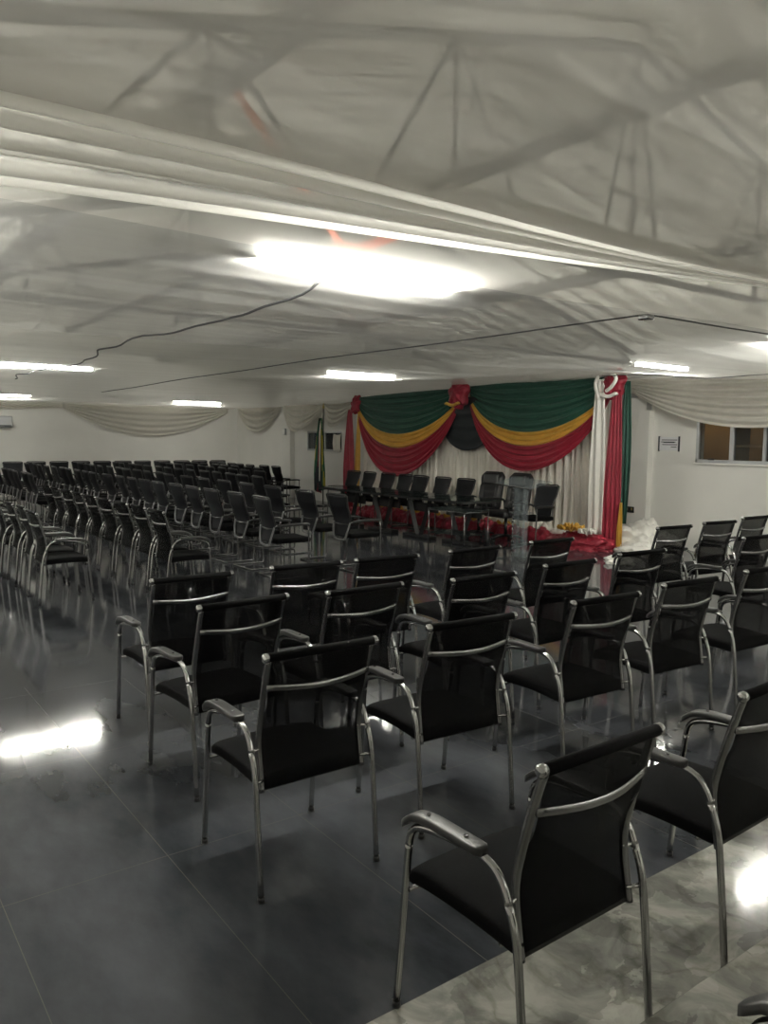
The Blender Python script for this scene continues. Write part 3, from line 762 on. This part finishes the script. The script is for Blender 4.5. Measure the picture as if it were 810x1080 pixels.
for i in range(8):
    y = 8.55 + .60*i
    place_vis(1.81+random.uniform(-.03, .03), y, D(-90+random.uniform(-3, 3)),
              '%s chair from the near end of the left block\'s outer visitor file' % ordn[i] if i else 'nearest chair in the outer left file, standing alone on bare tiles', GL)

# ------------------------------------------------------------------ office chair on cantilever base (faces +Y, origin under the back of the seat)
def make_office():
    t = thing('office_chair', 'x', 'chair')
    def yb(z):   # profile of the back
        return .0 + .035*math.sin(PI*min(1, max(0, (z-.40)/.42))) - .065*max(0, (z-.66)/.32)**1.2
    def hw(z):
        if z < .62: return .125 + (.19-.125)*max(0, (z-.40)/.22)**.8
        return .19 + .045*min(1, (z-.62)/.34)
    def bk(u, v):
        z = .44 + .525*v
        k = 1.
        if v > .97: k = .97
        return Vector(((2*u-1)*hw(z)*k, yb(z)+.018*(1-(2*u-1)**2)*-1, z))
    mk('mesh_back', sheet(bmesh.new(), bk, 12, 22, .008), 'office_mesh', t)
    pts = []
    for k in range(13): z = .62 + (.965-.62)*k/12; pts.append((-hw(z), yb(z), z))
    pts += [(-.20, yb(.98), .982), (0, yb(.98)-.015, .985), (.20, yb(.98), .982)]
    for k in range(12, -1, -1): z = .62 + (.965-.62)*k/12; pts.append((hw(z), yb(z), z))
    mk('back_frame', tube(bmesh.new(), pts, .0125, 8), 'black_plastic', t)
    pts = [(-hw(.62), yb(.62)-.01, .625), (-.165, yb(.52)-.025, .52), (-.13, -.01, .43), (-.10, -.005, .405), (0, -.01, .398), (.10, -.005, .405), (.13, -.01, .43), (.165, yb(.52)-.025, .52), (hw(.62), yb(.62)-.01, .625)]
    mk('lumbar_bracket', tube(bmesh.new(), smooth_path(pts, 3), .012, 8), 'grey_plastic', t)
    mk('lumbar_bar', tube(bmesh.new(), [(-.18, yb(.6)-.01, .60), (0, yb(.6)-.025, .595), (.18, yb(.6)-.01, .60)], .009, 8), 'black_plastic', t)
    bm = B(-.235, .235, .03, .50, .425, .490, .028, 3); mk('seat', bm, 'black_fabric', t)
    for s in (-1, 1):
        X = s*.25
        mk('armrest', tube(bmesh.new(), smooth_path([(s*.20, .035, .62), (X, .07, .645), (X, .25, .652), (X, .43, .650), (X, .46, .635)], 4), .015, 8, ry=.017), 'black_plastic', t)
        mk('leg', tube(bmesh.new(), smooth_path([(X, .45, .635), (X, .455, .40), (X, .46, .10), (X, .455, .03), (X, .42, .012), (X, .20, .012), (X, .03, .012)], 4), .011, 8), 'dull_chrome', t)
        mk('seat_bracket', tube(bmesh.new(), [(s*.20, .40, .43), (X, .455, .43)], .009, 8), 'dull_chrome', t)
    mk('rear_floor_bar', tube(bmesh.new(), [(-.25, .03, .012), (.25, .03, .012)], .011, 8), 'dull_chrome', t)
    return t
off = make_office(); register(off); oused = [False]
def place_off(x, y, rz, label, group):
    if not oused[0]:
        oused[0] = True; off.location = (x, y, 0); off.rotation_euler = (0, 0, rz); off['label'] = label; off['group'] = group; return off
    return dup(off, (x, y, 0), rz, label, group)
GM = 'black office chairs in files across the middle of the hall'
for i, y in enumerate((8.5, 9.28, 10.0, 10.68, 11.35, 12.0, 12.65, 13.3, 13.95, 14.6)):
    place_off(4.46+random.uniform(-.03, .03), y, D(-90+random.uniform(-4, 4)),
              '%s from the near end in the office-chair file nearest the visitor chairs' % ordn[i], GM)
mlab = ['nearest office chair, side-on between the chair block and stage tables', 'office chair just left of and behind the nearest side-on one']
for i, y in enumerate((8.46, 9.25, 10.25, 11.1, 11.9, 12.7, 13.5, 14.3)):
    place_off(5.50+random.uniform(-.03, .03), y, D(-90+random.uniform(-4, 4)),
              mlab[i] if i < 2 else '%s office chair back in the second file towards the stage' % ordn[i], GM)
GF = 'black office chairs packed before the far wall'
for fx, ystart in ((2.2, 15.6), (3.35, 15.4), (4.5, 15.5), (5.6, 15.1), (6.65, 12.9), (7.75, 15.0), (8.55, 16.6), (9.3, 17.25)):
    y = ystart
    first = True
    while y < 21.2:
        place_off(fx+random.uniform(-.05, .05), y, D(-90+random.uniform(-4, 4)),
                  {6.65: 'near-end office chair of the third file from the visitor chairs', 7.75: 'near-end office chair of the fourth file towards the stage wall',
                   9.3: 'near-end office chair of the file closest to the stage wall, arm showing against white'}.get(fx, 'black office chair packed in dark mass before the far wall') if first else 'black office chair packed in dark mass before the far wall', GF)
        y += .62 + random.uniform(-.02, .03); first = False
for i in range(15):
    place_off(2.0 + i*.565, 22.0+random.uniform(-.03, .03), PI+D(random.uniform(-1.5, 1.5)), 'black office chair in the rearmost row against the far wall', GF)

# ------------------------------------------------------------------ stage: chairs behind the tables, facing the hall (-X)
GS = 'black mesh chairs behind the stage tables'
for i, y in enumerate((14.32, 13.68, 13.06, 12.46, 11.95, 11.30, 10.68)):
    place_off(9.55+random.uniform(-.02, .02), y, D(90+random.uniform(-3, 3)),
              'leftmost mesh chair behind the stage tables, partly hidden by the red tail' if i == 0 else '%s mesh chair from the left behind the stage tables' % ordn[i], GS)
place_off(9.58, 8.74, D(90), 'mesh chair at the right end of the stage row, beside the clear lectern', GS)

def make_exec(label):
    t = thing('executive_chair', label, 'chair', group='padded leather chairs at the stage')
    def cush(x0, x1, y0, y1, z0, z1, lean, bulge, nu=18, nv=20, e=.35):
        bm = bmesh.new()
        def f(u, v):
            a = 2*PI*v
            cx = math.copysign(abs(math.cos(a))**e, math.cos(a)); cy = math.copysign(abs(math.sin(a))**.6, math.sin(a))
            z = z0+(z1-z0)*u
            k = min(1, .45+u*5)**.5*min(1, .35+(1-u)*5)**.5
            kx = min(1, .8+u*2)*min(1, .72+(1-u)*3)
            return Vector(((x0+x1)/2 + cx*(x1-x0)/2*kx, (y0+y1)/2 + lean*u + cy*(y1-y0)/2*k + (bulge*math.sin(u*PI*3)**2 if cy > 0 else 0), z))
        R = [[bm.verts.new(f(i/nu, j/nv)) for j in range(nv)] for i in range(nu+1)]
        for i in range(nu):
            for j in range(nv): bm.faces.new((R[i][j], R[i][(j+1) % nv], R[i+1][(j+1) % nv], R[i+1][j]))
        bm.faces.new(R[0]); bm.faces.new(R[-1][::-1]); bmesh.ops.recalc_face_normals(bm, faces=bm.faces); return bm
    mk('backrest', cush(-.26, .26, -.02, .08, .46, 1.14, -.12, .02), 'leather', t)
    mk('headrest', cush(-.18, .18, -.03, .07, .92, 1.12, -.03, .0), 'leather', t).location = (0, -.035, 0)
    for s in (-1, 1): mk('side_bolster', cush(s*.19-.055, s*.19+.055, .0, .10, .50, .93, -.08, 0), 'leather', t)
    mk('seat', B(-.26, .26, .02, .54, .42, .53, .045, 3), 'leather', t)
    for s in (-1, 1):
        bm = bmesh.new(); tube(bm, smooth_path([(s*.25, .06, .50), (s*.28, .05, .66), (s*.28, .20, .70), (s*.28, .42, .69), (s*.27, .46, .60), (s*.25, .42, .46)], 4), .02, 8)
        mk('armrest', bm, 'black_plastic', t)
    mk('gas_post', tube(bmesh.new(), [(0, .26, .08), (0, .26, .43)], .028, 12), 'dull_chrome', t)
    for k in range(5):
        a = 2*PI*k/5+.3; c, s = math.cos(a), math.sin(a)
        b = mk('base_spoke', tube(bmesh.new(), [(0, .26, .11), (.16*c, .26+.16*s, .10), (.27*c, .26+.27*s, .075)], [.026, .02, .014], 8), 'black_plastic', t)
        mk('castor', tube(bmesh.new(), [(.27*c-.02*s, .26+.27*s+.02*c, .028), (.27*c+.02*s, .26+.27*s-.02*c, .028)], .028, 12), 'black_plastic', b)
    return t
e1 = make_exec('tall padded black leather chair, left of the pair at the stage'); e1.location = (9.62, 10.05, 0); e1.rotation_euler = (0, 0, D(91))
register(e1)
e2 = dup(e1, (9.62, 9.38, 0), D(88), 'tall padded black leather chair seen behind the clear lectern')

# ------------------------------------------------------------------ tables
def make_table(label, L_=1.85):
    t = thing('conference_table', label, 'table', group='glass topped tables in a line before the backdrop')
    mk('glass_top', B(-.42, .42, -L_/2, L_/2, .735, .750, .004, 1), 'table_glass', t, smooth=False)
    bm = bmesh.new()
    for a in ((-.41, -.37, -L_/2+.02, L_/2-.02), (.37, .41, -L_/2+.02, L_/2-.02), (-.37, .37, -L_/2+.02, -L_/2+.06), (-.37, .37, L_/2-.06, L_/2-.02)):
        box(bm, a[0], a[1], a[2], a[3], .700, .735, .003, 1)
    mk('top_frame', bm, 'black_plastic', t, smooth=False)
    bm = B(-.02, .02, -.45, .45, .03, .07, .01, 1); mk('modesty_beam', B(.05, .08, -L_/2+.1, L_/2-.1, .45, .60, .004, 1), 'black_plastic', t, smooth=False)
    bm.free()
    for y in (0,):
        mk('base_bar', B(-.09, .09, -.36, .36, 0, .06, .014, 2), 'black_plastic', t)
        for s in (-1, 1):
            mk('v_strut', tube(bmesh.new(), [(0, s*.03, .03), (0, s*.30, .71)], .048, 4), 'black_plastic', t, smooth=False)
    return t
ty = [(8.35, 12.55), (8.35, 11.55), (8.40, 10.45), (8.40, 9.4)]
tl = ['leftmost glass-topped table, its end against the flag side', 'second glass-topped stage table from the left with black V strut', 'third glass-topped stage table from the left with V strut',
      'rightmost long glass-topped stage table before leather chairs']
t0 = make_table(tl[0], 1.04); t0.location = (8.45, 12.7, 0); register(t0)
for (y, lb) in zip((11.64, 10.58, 9.52), tl[1:]): dup(t0, (8.47, y, 0), 0, lb)
t = thing('side_table', 'low glass table with thin chrome legs beside the clear lectern', 'table', (7.78, 8.80, 0))
mk('glass_top', B(-.25, .25, -.42, .42, .655, .667, .003, 1), 'table_glass', t, smooth=False)
bm = bmesh.new()
tube(bm, [(-.24, -.41, .645), (.24, -.41, .645), (.24, .41, .645), (-.24, .41, .645), (-.24, -.41, .645)], .009, 8); mk('rim_frame', bm, 'dull_chrome', t)
for a in (-1, 1):
    for b in (-1, 1): mk('leg', tube(bmesh.new(), [(a*.23, b*.40, 0), (a*.23, b*.40, .65)], .009, 8), 'dull_chrome', t)
mk('lower_shelf', B(-.22, .22, -.38, .38, .30, .312, .003, 1), 'table_glass', t, smooth=False)
# red flower arrangement behind tables
t = thing('red_bouquet', 'red ruffled bouquet low beside the rightmost stage table', 'bouquet', (8.9, 9.35, 0))
bm = bmesh.new()
random.seed(3)
for k in range(9):
    a = random.uniform(0, 6.28); r = random.uniform(0, .1); z = random.uniform(.26, .40)
    g = bmesh.ops.create_icosphere(bm, subdivisions=2, radius=random.uniform(.035, .055))
    for v in g['verts']: v.co = v.co*(1+.3*noise.noise(v.co*40)) + Vector((r*math.cos(a), r*math.sin(a), z))
mk('petals', bm, 'red_cloth', t)
mk('vase', tube(bmesh.new(), [(0, 0, 0), (0, 0, .08), (0, 0, .18), (0, 0, .26)], [.05, .065, .035, .06], 14), 'black_plastic', t)

# ------------------------------------------------------------------ acrylic lectern
t = thing('acrylic_lectern', 'clear acrylic lectern with tilted top and ribbed edge, before leather chairs', 'lectern', (8.15, 7.88, 0))
mk('base_plate', B(-.20, .20, -.27, .27, 0, .02, .004, 1), 'acrylic', t, smooth=False)
for s in (-1, 1): mk('side_post', B(-.05, .05, s*.085-.009, s*.085+.009, .02, 1.04, .003, 1), 'acrylic', t, smooth=False)
mk('front_panel', B(-.012, .0, -.076, .076, .02, 1.02), 'acrylic', t, smooth=False)
bm = bmesh.new()
for k in range(17): tube(bm, [(-.06, .094, .05+k*.058), (-.06, .103, .075+k*.058), (-.06, .094, .10+k*.058)], .010, 6)
mk('ribbed_edge', bm, 'dull_chrome', t)
mk('middle_shelf', B(-.12, .12, -.13, .13, .66, .675, .003, 1), 'acrylic', t, smooth=False)
def topf(u, v): return Vector((-.22+.44*u, -.36+.72*v, 1.03+.09*u+.04*v))
mk('reading_top', sheet(bmesh.new(), topf, 2, 2, .014), 'acrylic', t, smooth=False)
mk('top_edge', tube(bmesh.new(), [(-.22, -.36, 1.03), (-.22, .36, 1.07)], .012, 6), 'dull_chrome', t)
